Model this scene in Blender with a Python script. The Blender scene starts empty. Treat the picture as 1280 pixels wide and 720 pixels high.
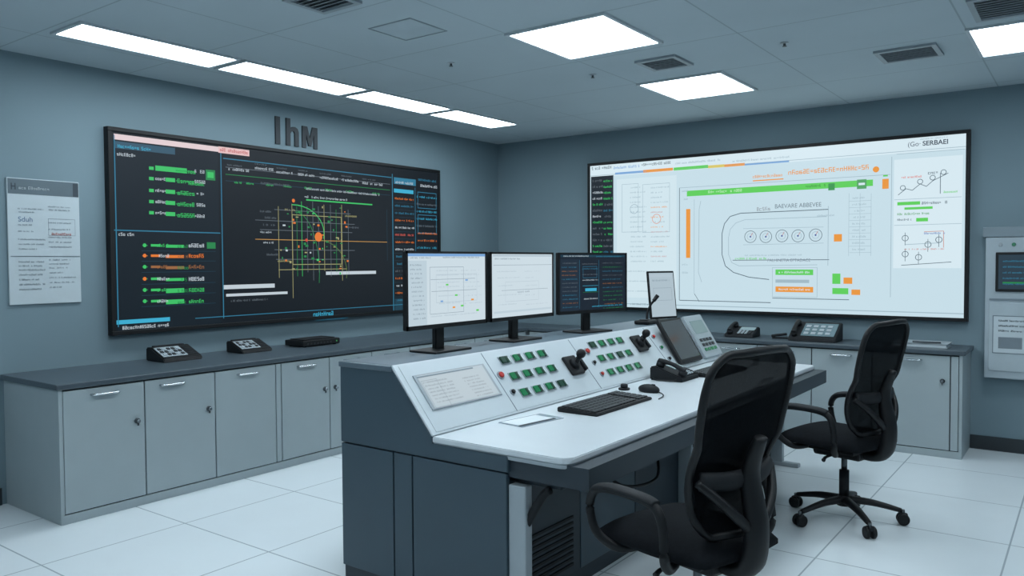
import bpy, bmesh, math, random
from mathutils import Vector as V, Matrix as MX
random.seed(7)
sc = bpy.context.scene
sc.view_settings.view_transform = 'Standard'

# ------------------------------------------------------------------ materials
def lin(c):
    return tuple((v/255/12.92 if v/255 <= .04045 else ((v/255+.055)/1.055)**2.4) for v in c)+(1,)
MATS = {}
def mat(name, rgb, rough=.5, metal=0, var=.05, scale=6, bump=0, spec=.5, emit=0, alpha=1):
    if name in MATS: return MATS[name]
    m = bpy.data.materials.new(name); m.use_nodes = True; nt = m.node_tree
    b = nt.nodes['Principled BSDF']; c = lin(rgb)
    b.inputs['Roughness'].default_value = rough; b.inputs['Metallic'].default_value = metal
    b.inputs['Specular IOR Level'].default_value = spec
    if emit:
        b.inputs['Base Color'].default_value = (.01,.01,.012,1)
        b.inputs['Emission Color'].default_value = c; b.inputs['Emission Strength'].default_value = emit
    else:
        tc = nt.nodes.new('ShaderNodeTexCoord'); n = nt.nodes.new('ShaderNodeTexNoise')
        n.inputs['Scale'].default_value = scale; n.inputs['Detail'].default_value = 4
        nt.links.new(tc.outputs['Object'], n.inputs['Vector'])
        r = nt.nodes.new('ShaderNodeValToRGB')
        r.color_ramp.elements[0].position = .3; r.color_ramp.elements[1].position = .7
        r.color_ramp.elements[0].color = tuple(x*(1-var) for x in c[:3])+(1,)
        r.color_ramp.elements[1].color = tuple(min(1, x*(1+var)) for x in c[:3])+(1,)
        nt.links.new(n.outputs['Fac'], r.inputs[0]); nt.links.new(r.outputs[0], b.inputs['Base Color'])
        if bump:
            n2 = nt.nodes.new('ShaderNodeTexNoise'); n2.inputs['Scale'].default_value = 180
            nt.links.new(tc.outputs['Object'], n2.inputs['Vector'])
            bp = nt.nodes.new('ShaderNodeBump'); bp.inputs['Strength'].default_value = bump; bp.inputs['Distance'].default_value = .002
            nt.links.new(n2.outputs['Fac'], bp.inputs['Height']); nt.links.new(bp.outputs[0], b.inputs['Normal'])
    if alpha < 1: b.inputs['Alpha'].default_value = alpha
    MATS[name] = m; return m

def tilemat(name, rgb, line, mx, my, ox, oy, w, rough, var, spec=.5):
    m = mat(name, rgb, rough, var=var, scale=1.3, spec=spec); nt = m.node_tree
    b = nt.nodes['Principled BSDF']; src = b.inputs['Base Color'].links[0].from_socket
    tc = [n for n in nt.nodes if n.type == 'TEX_COORD'][0]
    sp = nt.nodes.new('ShaderNodeSeparateXYZ'); nt.links.new(tc.outputs['Object'], sp.inputs[0])
    def ma(op, a, v=None, bsock=None):
        n = nt.nodes.new('ShaderNodeMath'); n.operation = op; nt.links.new(a, n.inputs[0])
        if bsock is not None: nt.links.new(bsock, n.inputs[1])
        elif v is not None: n.inputs[1].default_value = v
        return n.outputs[0]
    def axis(s, o, md):
        f = ma('FRACT', ma('DIVIDE', ma('SUBTRACT', s, o), md)); return ma('LESS_THAN', f, w/md)
    g = ma('MAXIMUM', axis(sp.outputs[0], ox, mx), bsock=axis(sp.outputs[1], oy, my))
    mix = nt.nodes.new('ShaderNodeMix'); mix.data_type = 'RGBA'
    nt.links.new(g, mix.inputs['Factor']); nt.links.new(src, mix.inputs['A']); mix.inputs['B'].default_value = lin(line)
    nt.links.new(mix.outputs['Result'], b.inputs['Base Color'])
    return m

def em(rgb, s=1): return mat('glow_%d_%d_%d_%g' % (*rgb, s), rgb, .35, emit=s, spec=.2)

# ------------------------------------------------------------------ mesh builder
class B:
    def __init__(s, name, loc=(0,0,0), rot=0):
        s.name = name; s.bm = bmesh.new(); s.mats = []; s.T = MX.Identity(4); s.loc = V(loc); s.rot = rot
    def mi(s, m):
        if m not in s.mats: s.mats.append(m)
        return s.mats.index(m)
    def add(s, t, m, smooth=False):
        i = s.mi(m)
        t.transform(s.T)
        for f in t.faces: f.material_index = i; f.smooth = smooth
        me = bpy.data.meshes.new('t'); t.to_mesh(me); t.free(); s.bm.from_mesh(me); bpy.data.meshes.remove(me)
    def box(s, a, b, m, bev=0, seg=2, T=None):
        t = bmesh.new(); bmesh.ops.create_cube(t, size=1)
        a = V(a); b = V(b); d = b-a
        t.transform(MX.Translation((a+b)/2) @ MX.Diagonal((abs(d.x), abs(d.y), abs(d.z), 1)))
        if bev: bmesh.ops.bevel(t, geom=t.edges[:], offset=bev, segments=seg, profile=.5, affect='EDGES')
        if T: t.transform(T)
        s.add(t, m, False)
    def cyl(s, p0, p1, r, m, r2=None, seg=24, bev=0):
        p0 = V(p0); p1 = V(p1); d = p1-p0
        t = bmesh.new(); bmesh.ops.create_cone(t, cap_ends=True, segments=seg, radius1=r, radius2=r if r2 is None else r2, depth=d.length)
        if bev: bmesh.ops.bevel(t, geom=[e for e in t.edges if len([f for f in e.link_faces if len(f.verts) > 4]) > 0], offset=bev, segments=2, affect='EDGES')
        t.transform(MX.Translation((p0+p1)/2) @ d.to_track_quat('Z', 'Y').to_matrix().to_4x4())
        i = s.mi(m); t.transform(s.T)
        for f in t.faces: f.material_index = i; f.smooth = len(f.verts) == 4
        me = bpy.data.meshes.new('t'); t.to_mesh(me); t.free(); s.bm.from_mesh(me); bpy.data.meshes.remove(me)
    def sph(s, c, r, m, sc3=(1,1,1)):
        t = bmesh.new(); bmesh.ops.create_uvsphere(t, u_segments=20, v_segments=12, radius=r)
        t.transform(MX.Translation(V(c)) @ MX.Diagonal((*sc3, 1))); s.add(t, m, True)
    def tube(s, pts, r, m, seg=10, closed=False, sub=6, flat=1, up=(0,0,1)):
        P = [V(p) for p in pts]; n = len(P); Q = []; rr = r if isinstance(r, (list, tuple)) else [r]*n; RR = []
        rng = range(n if closed else n-1)
        for i in rng:
            g = lambda k: P[k % n] if closed else P[max(0, min(n-1, k))]
            h = lambda k: rr[k % n] if closed else rr[max(0, min(n-1, k))]
            p0, p1, p2, p3 = g(i-1), g(i), g(i+1), g(i+2)
            for j in range(sub):
                u = j/sub
                Q.append(.5*((2*p1)+(p2-p0)*u+(2*p0-5*p1+4*p2-p3)*u*u+(3*p1-p0-3*p2+p3)*u**3)); RR.append(h(i)*(1-u)+h(i+1)*u)
        if not closed: Q.append(P[-1]); RR.append(rr[-1])
        t = bmesh.new(); rings = []; N = len(Q); up = V(up)
        for i, q in enumerate(Q):
            tg = (Q[(i+1) % N]-Q[i-1]) if closed else (Q[min(N-1, i+1)]-Q[max(0, i-1)])
            tg.normalize(); a = tg.cross(up)
            if a.length < 1e-3: a = tg.cross(V((1,.1,0)))
            a.normalize(); b = a.cross(tg).normalized()
            rings.append([t.verts.new(q+(a*math.cos(2*math.pi*k/seg)+b*math.sin(2*math.pi*k/seg)*flat)*RR[i]) for k in range(seg)])
        for i in range(N if closed else N-1):
            A, Bq = rings[i], rings[(i+1) % N]
            for k in range(seg): t.faces.new((A[k], A[(k+1) % seg], Bq[(k+1) % seg], Bq[k]))
        if not closed: t.faces.new(rings[0][::-1]); t.faces.new(rings[-1])
        bmesh.ops.recalc_face_normals(t, faces=t.faces[:]); s.add(t, m, True)
    def prism(s, poly, axis, a, b, m, bev=0, seg=2):
        t = bmesh.new()
        def p(u, v, w): return {'x': (w, u, v), 'y': (u, w, v), 'z': (u, v, w)}[axis]
        A = [t.verts.new(p(u, v, a)) for u, v in poly]; C = [t.verts.new(p(u, v, b)) for u, v in poly]
        t.faces.new(A); t.faces.new(C[::-1]); n = len(poly)
        for i in range(n): t.faces.new((A[i], A[(i+1) % n], C[(i+1) % n], C[i]))
        bmesh.ops.recalc_face_normals(t, faces=t.faces[:])
        if bev: bmesh.ops.bevel(t, geom=t.edges[:], offset=bev, segments=seg, affect='EDGES')
        s.add(t, m)
    def face(s, pts, m):
        vs = [s.bm.verts.new(s.T @ V(p)) for p in pts]; f = s.bm.faces.new(vs); f.material_index = s.mi(m)
    def surf(s, fn, nu, nv, m, thick=0):
        t = bmesh.new(); G = [[t.verts.new(fn(i/nu, j/nv)) for j in range(nv+1)] for i in range(nu+1)]
        for i in range(nu):
            for j in range(nv): t.faces.new((G[i][j], G[i+1][j], G[i+1][j+1], G[i][j+1]))
        if thick: bmesh.ops.solidify(t, geom=t.faces[:], thickness=thick)
        bmesh.ops.recalc_face_normals(t, faces=t.faces[:]); s.add(t, m, True)
    def done(s, parent=None):
        me = bpy.data.meshes.new(s.name); s.bm.to_mesh(me); s.bm.free()
        for m in s.mats: me.materials.append(m)
        o = bpy.data.objects.new(s.name, me); bpy.context.collection.objects.link(o)
        o.location = s.loc; o.rotation_euler = (0, 0, s.rot)
        if parent: o.parent = parent
        return o

def frame(o, u, v):
    u = V(u).normalized(); v = V(v).normalized(); n = u.cross(v)
    return MX(((u.x, v.x, n.x, o[0]), (u.y, v.y, n.y, o[1]), (u.z, v.z, n.z, o[2]), (0,0,0,1)))

def homog(src, dst):
    A = []
    for (x, y), (X, Y) in zip(src, dst):
        A.append([x, y, 1, 0, 0, 0, -X*x, -X*y, X]); A.append([0, 0, 0, x, y, 1, -Y*x, -Y*y, Y])
    n = 8
    for i in range(n):
        k = max(range(i, n), key=lambda r: abs(A[r][i])); A[i], A[k] = A[k], A[i]
        pv = A[i][i]; A[i] = [q/pv for q in A[i]]
        for r in range(n):
            if r != i:
                f = A[r][i]; A[r] = [q-f*w for q, w in zip(A[r], A[i])]
    h = [A[i][8] for i in range(n)]+[1]
    return lambda x, y: ((h[0]*x+h[1]*y+h[2])/(h[6]*x+h[7]*y+h[8]), (h[3]*x+h[4]*y+h[5])/(h[6]*x+h[7]*y+h[8]))

class Canvas:
    """Flat artwork on a display face. Drawn in digitised artwork coordinates, stored in metres on the face."""
    def __init__(s, b, T, w, h, quad, lift=.0006):
        s.b = b; s.T = T; s.w = w; s.h = h; s.H = homog(quad, [(0, h), (w, h), (w, 0), (0, 0)]); s.lift = lift
    def p(s, x, y): return s.H(x, y)
    def q(s, pts, m, lay=1):
        old = s.b.T; s.b.T = s.T
        s.b.face([(u, v, lay*s.lift) for u, v in pts], m); s.b.T = old
    def fill(s, m): s.q([(0,0), (s.w,0), (s.w,s.h), (0,s.h)], m, 1)
    def ruv(s, u0, v0, u1, v1, m, lay=2):
        u0, u1 = sorted((u0, u1)); v0, v1 = sorted((v0, v1))
        s.q([(u0,v0), (u1,v0), (u1,v1), (u0,v1)], m, lay)
    def r(s, x0, y0, x1, y1, m, lay=2):
        a = s.p(x0, y0); b = s.p(x1, y1); s.ruv(a[0], a[1], b[0], b[1], m, lay)
    def hl(s, x0, y0, x1, th, m, lay=3):
        a = s.p(x0, y0); b = s.p(x1, y0); s.ruv(a[0], a[1]-th/2, b[0], a[1]+th/2, m, lay)
    def vl(s, x0, y0, y1, th, m, lay=3):
        a = s.p(x0, y0); b = s.p(x0, y1); s.ruv(a[0]-th/2, a[1], a[0]+th/2, b[1], m, lay)
    def ln(s, x0, y0, x1, y1, th, m, lay=3):
        a = V(s.p(x0, y0)); b = V(s.p(x1, y1)); d = (b-a).normalized(); n = V((-d.y, d.x))*th/2
        s.q([a-n, b-n, b+n, a+n], m, lay)
    def box(s, x0, y0, x1, y1, th, m, lay=3):
        a = s.p(x0, y0); b = s.p(x1, y1)
        u0, u1 = sorted((a[0], b[0])); v0, v1 = sorted((a[1], b[1]))
        s.ruv(u0, v0, u1, v0+th, m, lay); s.ruv(u0, v1-th, u1, v1, m, lay)
        s.ruv(u0, v0, u0+th, v1, m, lay); s.ruv(u1-th, v0, u1, v1, m, lay)
    def ring(s, x, y, r, th, m, lay=3, seg=20):
        c = s.p(x, y)
        for i in range(seg):
            a = 2*math.pi*i/seg; b = 2*math.pi*(i+1)/seg
            f = lambda t, R: (c[0]+R*math.cos(t), c[1]+R*math.sin(t))
            s.q([f(a, r-th), f(a, r), f(b, r), f(b, r-th)], m, lay)
    def dot(s, x, y, r, m, lay=4):
        c = s.p(x, y); s.q([(c[0]+r*math.cos(i*math.pi/8), c[1]+r*math.sin(i*math.pi/8)) for i in range(16)], m, lay)
    def words(s, x0, y0, x1, h, m, lay=3, dens=.85):
        h *= .86
        a = s.p(x0, y0); u1 = s.p(x1, y0)[0]; u = a[0]; v = a[1]
        while u < u1:
            if random.random() > dens: u += h*.6; continue
            w = h*random.choice([.5, .6, .66]); t = h*.15; k = random.choice('EHSaneocdsBR')
            R = lambda a0, b0, a1, b1: s.ruv(u+a0*w, v+(b0-.5)*h, u+a1*w, v+(b1-.5)*h, m, lay)
            q = t/w; z = .15; top = .7 if k in 'aneocs' else 1
            if k in 'EHnoBRac': R(0, 0, q, top)
            if k in 'HnodB': R(1-q, 0, 1, 1 if k == 'd' else top)
            if k in 'ESocdsBa': R(0, 0, 1, z)
            if k in 'ESaneocdsBR': R(0, top-z, 1, top)
            if k in 'EHSaesBRd': R(0, top*.5-z/2, 1, top*.5+z/2)
            if k in 'SsaR': R(1-q, 0, 1, top*.5)
            if k in 'Ss': R(0, top*.5, q, top)
            if k in 'dc': R(0, 0, q, top*.55)
            u += w+h*.18

def text(body, T, size, m, name, parent=None, extrude=0, align='LEFT', sx=1, bold=0, space=1):
    cu = bpy.data.curves.new(name, 'FONT'); cu.body = body; cu.size = size; cu.extrude = extrude; cu.align_x = align; cu.offset = bold; cu.space_character = space
    cu.materials.append(m)
    o = bpy.data.objects.new(name, cu); bpy.context.collection.objects.link(o)
    bpy.context.view_layer.update()
    dg = bpy.context.evaluated_depsgraph_get()
    me = bpy.data.meshes.new_from_object(o.evaluated_get(dg)); bpy.data.objects.remove(o)
    me.transform(MX.Diagonal((sx, 1, 1, 1)))
    o = bpy.data.objects.new(name, me); bpy.context.collection.objects.link(o)
    if not me.materials: me.materials.append(m)
    o.matrix_world = T
    if parent:
        o.parent = parent; o.matrix_parent_inverse = parent.matrix_world.inverted()
    return o

# ------------------------------------------------------------------ palette
wall_m = mat('painted_wall_bluegrey', (116,136,145), .75, var=.03, scale=1.2)
ceil_m = tilemat('ceiling_tiles', (180,193,199), (154,167,173), 1.12, .85, -2.885, 3.855, .010, .9, .03)
floor_m = tilemat('polished_floor_tiles', (220,228,232), (164,174,180), .8, .8, -.35, .2, .009, .2, .03)
base_m = mat('baseboard_dark', (40,47,52), .5)
cab_m = mat('cabinet_laminate_grey', (156,168,172), .45, var=.02)
cab_in = mat('cabinet_shadow_gap', (58,66,70), .7)
ctop_m = mat('countertop_slate', (70,81,89), .35, var=.05)
metal = mat('brushed_metal', (200,206,210), .25, metal=1)
chrome_d = mat('dark_metal', (90,96,100), .35, metal=.9)
blk = mat('black_plastic', (16,18,21), .5, spec=.35)
blk2 = mat('black_matte_plastic', (25,28,32), .65, bump=.2, spec=.3)
key_m = mat('key_plastic', (38,42,46), .5)
fab = mat('black_seat_fabric', (19,22,26), .95, bump=.5, scale=60, var=.2, spec=.15)
mesh_m = mat('chair_back_mesh', (19,22,26), .95, var=.25, scale=90, bump=.6, alpha=.97, spec=.1)
slate = mat('console_slate_blue', (58,76,87), .45, var=.03)
slate_d = mat('console_slate_dark', (38,50,59), .5, var=.04)
cwhite = mat('console_panel_white', (200,208,213), .35, var=.02)
desk_m = mat('desk_top_white', (206,213,218), .3, var=.02)
desk_e = mat('desk_edge_grey', (160,170,176), .4)
lgrey = mat('light_grey_plastic', (158,168,174), .45)
paper = mat('paper_white', (186,197,202), .7, var=.02)
ink = mat('ink_grey', (118,130,138), .7)
inkd = mat('ink_dark', (58,68,76), .7)
inkb = mat('ink_blue', (104,128,156), .7)
inkr = mat('ink_red', (190,110,102), .7)

# ------------------------------------------------------------------ room
XL, XR, Y0, YB, H = -5.656, 2.6, -2.2, 7.428, 2.922
def slab(name, a, b, m):
    o = B(name); o.box(a, b, m); return o.done()
slab('wall_left', (XL-.12, Y0, 0), (XL, YB+.12, H), wall_m)
slab('wall_back', (XL, YB, 0), (XR+.12, YB+.12, H), wall_m)
slab('wall_right', (XR, Y0, 0), (XR+.12, YB, H), wall_m)
slab('wall_front', (XL-.12, Y0-.12, 0), (XR+.12, Y0, H), wall_m)
slab('floor', (XL-.12, Y0-.12, -.1), (XR+.12, YB+.12, 0), floor_m)
slab('ceiling', (XL-.12, Y0-.12, H), (XR+.12, YB+.12, H+.1), ceil_m)
slab('baseboard_left', (XL, Y0, 0), (XL+.015, 2.12, .11), base_m)
slab('baseboard_back', (-.80, YB-.015, 0), (XR, YB, .11), base_m)
slab('baseboard_right', (XR-.015, Y0, 0), (XR, YB-.015, .11), base_m)
slab('baseboard_front', (XL+.015, Y0, 0), (XR-.015, Y0+.015, .11), base_m)

# ------------------------------------------------------------------ ceiling fixtures
lm = em((233,247,255), 15.2)
trimw = mat('light_trim_white', (190,198,203), .5)
def light(x0, y0, x1, y1):
    o = B('ceiling_light_panel', ((x0+x1)/2, (y0+y1)/2, H)); w = (x1-x0)/2; d = (y1-y0)/2; t = .022
    for a, b in [((-w,-d), (w,-d+t)), ((-w,d-t), (w,d)), ((-w,-d+t), (-w+t,d-t)), ((w-t,-d+t), (w,d-t))]:
        o.box((*a, -.014), (*b, 0), trimw)
    o.box((-w+t, -d+t, -.008), (w-t, d-t, 0), lm); o.done()
for a, b in [(2.20,3.25), (3.28,4.42), (4.46,5.43), (5.48,6.44)]: light(-5.0, a, -4.63, b)
light(-5.0, -.9, -4.63, .2)  # added strip panel outside the view, gives fill light
light(-2.885, 3.86, -2.195, 4.60); light(-2.885, 5.56, -2.195, 6.33); light(-.645, 5.45, .04, 6.25)
light(-2.885, 2.0, -2.195, 2.75); light(-2.885, .2, -2.195, .95); light(-.645, 2.2, .04, 2.95); light(-.645, -.4, .04, .35); light(1.4, 3.8, 2.1, 4.6)  # unseen extra panels, added to fill the room with light around the camera
def vent(x0, y0, x1, y1, n=7):
    o = B('air_vent', ((x0+x1)/2, (y0+y1)/2, H)); w = (x1-x0)/2; d = (y1-y0)/2; t = .03
    vm = mat('vent_grey', (150,160,166), .5); vd = mat('vent_dark', (62,69,74), .8)
    o.box((-w+t, -d+t, -.004), (w-t, d-t, 0), vd)
    for a, b in [((-w,-d), (w,-d+t)), ((-w,d-t), (w,d)), ((-w,-d+t), (-w+t,d-t)), ((w-t,-d+t), (w,d-t))]:
        o.box((*a, -.016), (*b, 0), vm)
    for i in range(n):
        y = -d+t+(2*d-2*t)*(i+.5)/n
        o.box((-w+t, -.009, -.002), (w-t, .009, .002), vm, T=MX.Translation((0, y, -.010)) @ MX.Rotation(.6, 4, 'X'))
    o.done()
vent(-2.57, 4.93, -2.27, 5.24, 6); vent(-1.20, 5.67, -.83, 6.02, 7); vent(-.57, 4.84, -.05, 5.30, 9); vent(-3.42, 2.65, -3.12, 2.93, 6)
o = B('ceiling_access_hatch', (-3.29, 3.45, H)); g = mat('hatch_seam', (140,151,157), .8)
for a, b in [((-.17,-.16), (.17,-.152)), ((-.17,.152), (.17,.16)), ((-.17,-.152), (-.162,.152)), ((.162,-.152), (.17,.152))]: o.box((*a, -.003), (*b, 0), g)
o.box((-.155,-.145,-.002), (.155,.145,0), mat('hatch_panel', (178,191,197), .9)); o.done()
for x, y in [(-3.0, 5.1), (-1.6, 5.1), (-3.6, 4.2)]:
    o = B('fire_sprinkler', (x, y, H)); o.cyl((0,0,-.006), (0,0,0), .025, trimw, bev=.002); o.cyl((0,0,-.022), (0,0,-.006), .008, chrome_d); o.cyl((0,0,-.025), (0,0,-.022), .014, chrome_d); o.done()

# ------------------------------------------------------------------ left video wall
G = em((60,190,100)); G2 = em((36,130,72)); OR = em((225,120,45)); WT = em((190,202,210)); TL = em((48,120,150)); TD = em((26,60,76))
YE = em((160,158,110)); PK = em((225,205,208)); RD = em((200,70,50)); GR = em((96,106,114)); BG = em((9,17,23)); BG2 = em((14,26,34)); CY = em((60,170,205)); OD = em((150,100,60))
yl0, yl1, zl0, zl1 = 2.83, 6.34, 1.038, 2.517
o = B('video_wall_display', (XL, 0, 0)); bz = .03; dp = .06
o.box((.0, yl0, zl0), (dp-.012, yl1, zl1), blk)
for a, b in [((yl0, zl0), (yl1, zl0+bz)), ((yl0, zl1-bz), (yl1, zl1)), ((yl0, zl0+bz), (yl0+bz, zl1-bz)), ((yl1-bz, zl0+bz), (yl1, zl1-bz))]:
    o.box((dp-.012, a[0], a[1]), (dp, b[0], b[1]), blk, .003)
T = frame((dp-.0115, yl0+bz, zl0+bz), (0,1,0), (0,0,1)); w = yl1-yl0-2*bz; h = zl1-zl0-2*bz
c = Canvas(o, T, w, h, [(134,163), (543,217), (543,382), (139,415)]); c.fill(BG)
c.r(137,172, 272,404, BG2, 1.5)
c.hl(137,170, 270,.04, PK); c.hl(270,187, 309,.05, em((226,190,190)), 3.2); c.words(272,187, 306,.03, em((190,90,90)), 4); c.hl(137,180, 215,.05, em((50,84,104))); c.words(142,182, 182,.028, CY, 4)
c.words(141,192, 163,.026, WT); c.words(143,293, 162,.026, WT)
c.vl(273,188, 398,.008, TL); c.hl(137,288, 272,.008, TL); c.vl(137.5,168, 410,.008, TL); c.hl(276,198, 486,.008, TL); c.vl(487,218, 390,.010, TL)
for i, y in enumerate([210,223,238,252,266]):
    c.hl(182,y, 188,.024, G, 3)
    if i == 0: c.hl(190,y, 230,.038, G)
    else: c.words(190,y, 204,.026, WT, 3, 1); c.hl(203,y+1.5, 215,.03, G, 4)
    c.hl(216,y+3, 238,.008, G2); c.words(218,y+3, 240,.036, G, 3, 1); c.words(240,y+4, 252,.028, WT, 4)
c.r(254,212, 266,226, G2); c.r(256,215, 264,223, G, 4); c.r(255,303, 266,311, G2)
c.words(232,229, 252,.03, G, 4, 1)
for i, y in enumerate([307,320,334,349,363,377]):
    k = OR if i == 1 else (OD if i == 2 else G); kk = OD if i == 1 else G2
    c.dot(176,y, .014, OR if i in (1,3) else G); c.hl(173,y+.1,180,.008,kk)
    c.hl(184,y, 196,.018, k); c.words(192,y, 206,.026, WT if i % 2 else k, 4); c.hl(203,y+1, 226,.034 if i > 3 else .022, k, 3.5); c.words(218,y+1, 230,.028, kk, 4); c.words(232,y, 250,.034, WT if i in (0,3) else k, 3, 1)
    c.hl(172,y+7, 266,.004, TD)
c.hl(140,404, 208,.03, CY); c.words(145,411, 205,.028, WT); c.hl(240,398, 500,.006, TL)
c.words(388,392, 412,.044, CY, 3, 1); c.words(392,399, 430,.016, TL)
for x, l, y in [(281,26,211),(316,22,210),(343,20,215),(370,20,218),(397,22,222),(424,20,225),(450,24,229)]:
    c.words(x,y, x+l,.024, WT); c.words(x,y-5, x+l-8,.014, GR)
for y, k in [(207,GR),(216,G2),(224,TD)]: c.hl(279,y+2, 484,.005, k)
c.words(322,229, 360,.02, GR); c.words(380,236, 470,.02, WT)
for x in (290,305,330,352,378,404,430,462): c.words(x,228+(x-290)*.08, x+9,.018, G)
# central plot
c.words(378,246, 430,.022, WT); c.hl(380,250, 462,.012, G)
for x, a, b, k in [(345,258,347,YE),(362,255,372,YE),(368,258,345,G2),(374,252,345,G),(381,258,340,GR),(388,252,350,GR),(395,258,340,GR),(402,256,338,YE),(410,256,345,GR),(417,262,340,G2),(424,256,350,YE),(432,262,342,GR),(480,262,325,TD)]: c.vl(x,a, b,.005, k)
for y, a, b, k in [(262,340,435,GR),(275,316,440,GR),(287,322,437,GR),(299,316,480,em((200,150,80))),(312,340,440,GR),(324,342,432,GR),(337,345,430,YE)]: c.hl(a,y, b,.005, k)
c.box(362,268, 424,330,.006, YE); c.dot(395,296, .042, OR); c.dot(364,251,.016,OR); c.dot(380,300,.014,RD)
for i in range(10):
    a = i/9*math.pi/2; b = (i+1)/9*math.pi/2
    c.ln(362+40*math.sin(a),292-36*math.cos(a), 362+40*math.sin(b),292-36*math.cos(b), .008, G)
    c.ln(366+30*math.sin(a),340-75*math.cos(a), 366+30*math.sin(b),340-75*math.cos(b), .006, G2)
    c.ln(395+35*math.sin(a),340-40*math.cos(a), 395+35*math.sin(b),340-40*math.cos(b), .006, em((90,120,60)))
for i in range(60):
    x = 346+random.random()*84; y = 258+random.random()*85; k = random.choice([OR,G,WT,G2,YE,G2])
    c.ruv(*(lambda p: (p[0],p[1],p[0]+.012+random.random()*.02,p[1]+.008+random.random()*.014))(c.p(x,y)), k, 4)
for x, y in [(322,264),(328,272),(326,281),(322,290),(325,303),(330,318),(344,326),(352,262),(428,270),(430,284)]: c.words(x,y, x+14,.018, random.choice([WT,GR,YE]))
c.hl(276,359, 340,.034, WT); c.hl(279,369, 356,.022, WT); c.hl(404,341, 466,.030, WT)
c.words(285,376, 330,.018, GR)
# right column
c.r(489,222, 516,233, TL); c.r(489,236, 513,243, CY); c.words(491,228, 512,.026, WT, 4)
for i in range(15):
    y = 248+i*9; c.words(490,y, 513,.022, random.choice([GR,TL,WT,OR,em((200,90,80))]), 3, .8); c.words(517,y-2, 541,.022, random.choice([OR,G,GR,TL,CY]), 3, .7)
    c.hl(489,y+5, 542,.003, TD)
c.vl(515,235, 380,.006, TL); c.box(518,240, 541,262,.006, TL); c.box(518,268, 541,292,.006, TL); c.words(519,232, 542,.03, WT, 3, .8); c.words(519,225, 540,.024, TL, 3)
c.r(489,372, 543,384, TD, 2.5)
o.done()

# letters on the wall: I h M
o = B('wall_lettering', (XL, 4.285, 2.565)); lt = mat('letter_charcoal', (40,47,53), .6); e = .014
o.prism([(0,0), (.048,0), (.048,.235), (0,.235)], 'x', 0, e, lt, .001)
arch = [(.112,0),(.112,.235),(.155,.235),(.155,.150),(.175,.165),(.205,.168),(.232,.155),(.245,.125),(.245,0),(.202,0),(.202,.110),(.194,.127),(.180,.130),(.165,.122),(.155,.105),(.155,0)]
o.prism(arch, 'x', 0, e, lt)
o.prism([(.285,0),(.285,.19),(.338,.19),(.368,.085),(.398,.19),(.452,.19),(.452,0),(.412,0),(.412,.125),(.382,.02),(.354,.02),(.325,.125),(.325,0)], 'x', 0, e, lt)
o.done()

# poster
o = B('notice_poster', (XL, 2.42, 1.695)); o.box((0,-.225,-.41), (.014,.225,.415), paper, .003)
T = frame((.0145,-.22,-.41), (0,1,0), (0,0,1)); c = Canvas(o, T, .44, .82, [(10,224),(99,231),(99,379),(11,381)])
c.r(10,224, 99,249, mat('poster_header', (92,106,114), .6), 1); c.words(14,234, 19,.05, inkd, 3, 1); c.words(24,236, 60,.022, paper, 3)
c.hl(92,240, 99,.09, inkd, 4)
c.hl(12,321, 99,.006, ink); c.box(60,275, 94,297,.002, ink); c.words(64,294, 90,.020, inkr)
for y in (262,266,282,290,300,306,312): c.words(22,y, 40+random.random()*15,.010, ink); c.words(60,y-2, 88,.010, ink)
for y in (328,333,338,344,350,356,362): c.words(22,y, 45+random.random()*10,.012, ink); c.words(60,y-2, 75+random.random()*18,.010, ink)
pst = o.done(); bpy.context.view_layer.update()
pp = c.p(22,278); text('Sduh', frame((XL+.0165, 2.42-.22+pp[0], 1.695-.41+pp[1]), (0,1,0), (0,0,1)), .046, inkb, 'poster_heading', pst)

# ------------------------------------------------------------------ back video wall
xr0, xr1, zr0, zr1 = -4.405, -.822, 1.036, 2.595
o = B('video_wall_display', (0, YB, 0))
o.box((xr0, -dp+.012, zr0), (xr1, 0, zr1), blk)
for a, b in [((xr0, zr0), (xr1, zr0+bz)), ((xr0, zr1-bz), (xr1, zr1)), ((xr0, zr0+bz), (xr0+bz, zr1-bz)), ((xr1-bz, zr0+bz), (xr1, zr1-bz))]:
    o.box((a[0], -dp, a[1]), (b[0], -dp+.012, b[1]), blk, .003)
T = frame((xr0+bz, -dp+.0115, zr0+bz), (1,0,0), (0,0,1)); w = xr1-xr0-2*bz; h = zr1-zr0-2*bz
c = Canvas(o, T, w, h, [(742,210), (1209,166), (1206,399), (742,380)])
LB = em((198,221,231)); LW = em((214,232,240)); lg = em((160,184,196)); dk = em((84,102,114)); kb = em((24,34,42)); vg = em((95,205,90)); vo = em((232,150,60)); lb = em((120,165,215)); pl = em((208,228,236))
c.fill(LB); c.r(742,210, 1209,185, LW, 1.4)
c.words(744,213, 768,.035, dk); c.words(770,212, 800,.03, lb); c.words(804,208, 840,.03, dk); c.words(845,206, 900,.022, lg)
c.hl(772,219, 810,.022, lb); c.hl(806,216, 842,.028, vo); c.hl(843,213, 885,.03, vg); c.hl(885,210, 905,.026, em((220,200,90))); c.hl(905,208.5, 930,.024, vo); c.hl(930,207,985,.016, lb)
c.words(915,203, 985,.02, lg); c.hl(742,222, 1209,.005, lg)
c.words(1150,174, 1185,.012, lg); c.hl(1120,193, 1207,.004, lg)
c.r(743,223, 770,322, kb, 2); c.vl(770,220, 378,.006, lg)
for i in range(13):
    y = 228+i*7.2; c.words(745,y, 756,.026, random.choice([WT,G,GR]), 3, .8); c.words(758,y, 768,.024, random.choice([G,TL,GR,WT]), 3, .8)
c.r(774,226, 846,372, pl, 1.6)
for bx in [(780,232,800,290),(805,232,838,290)]:
    c.box(*bx, .004, lg)
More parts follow.
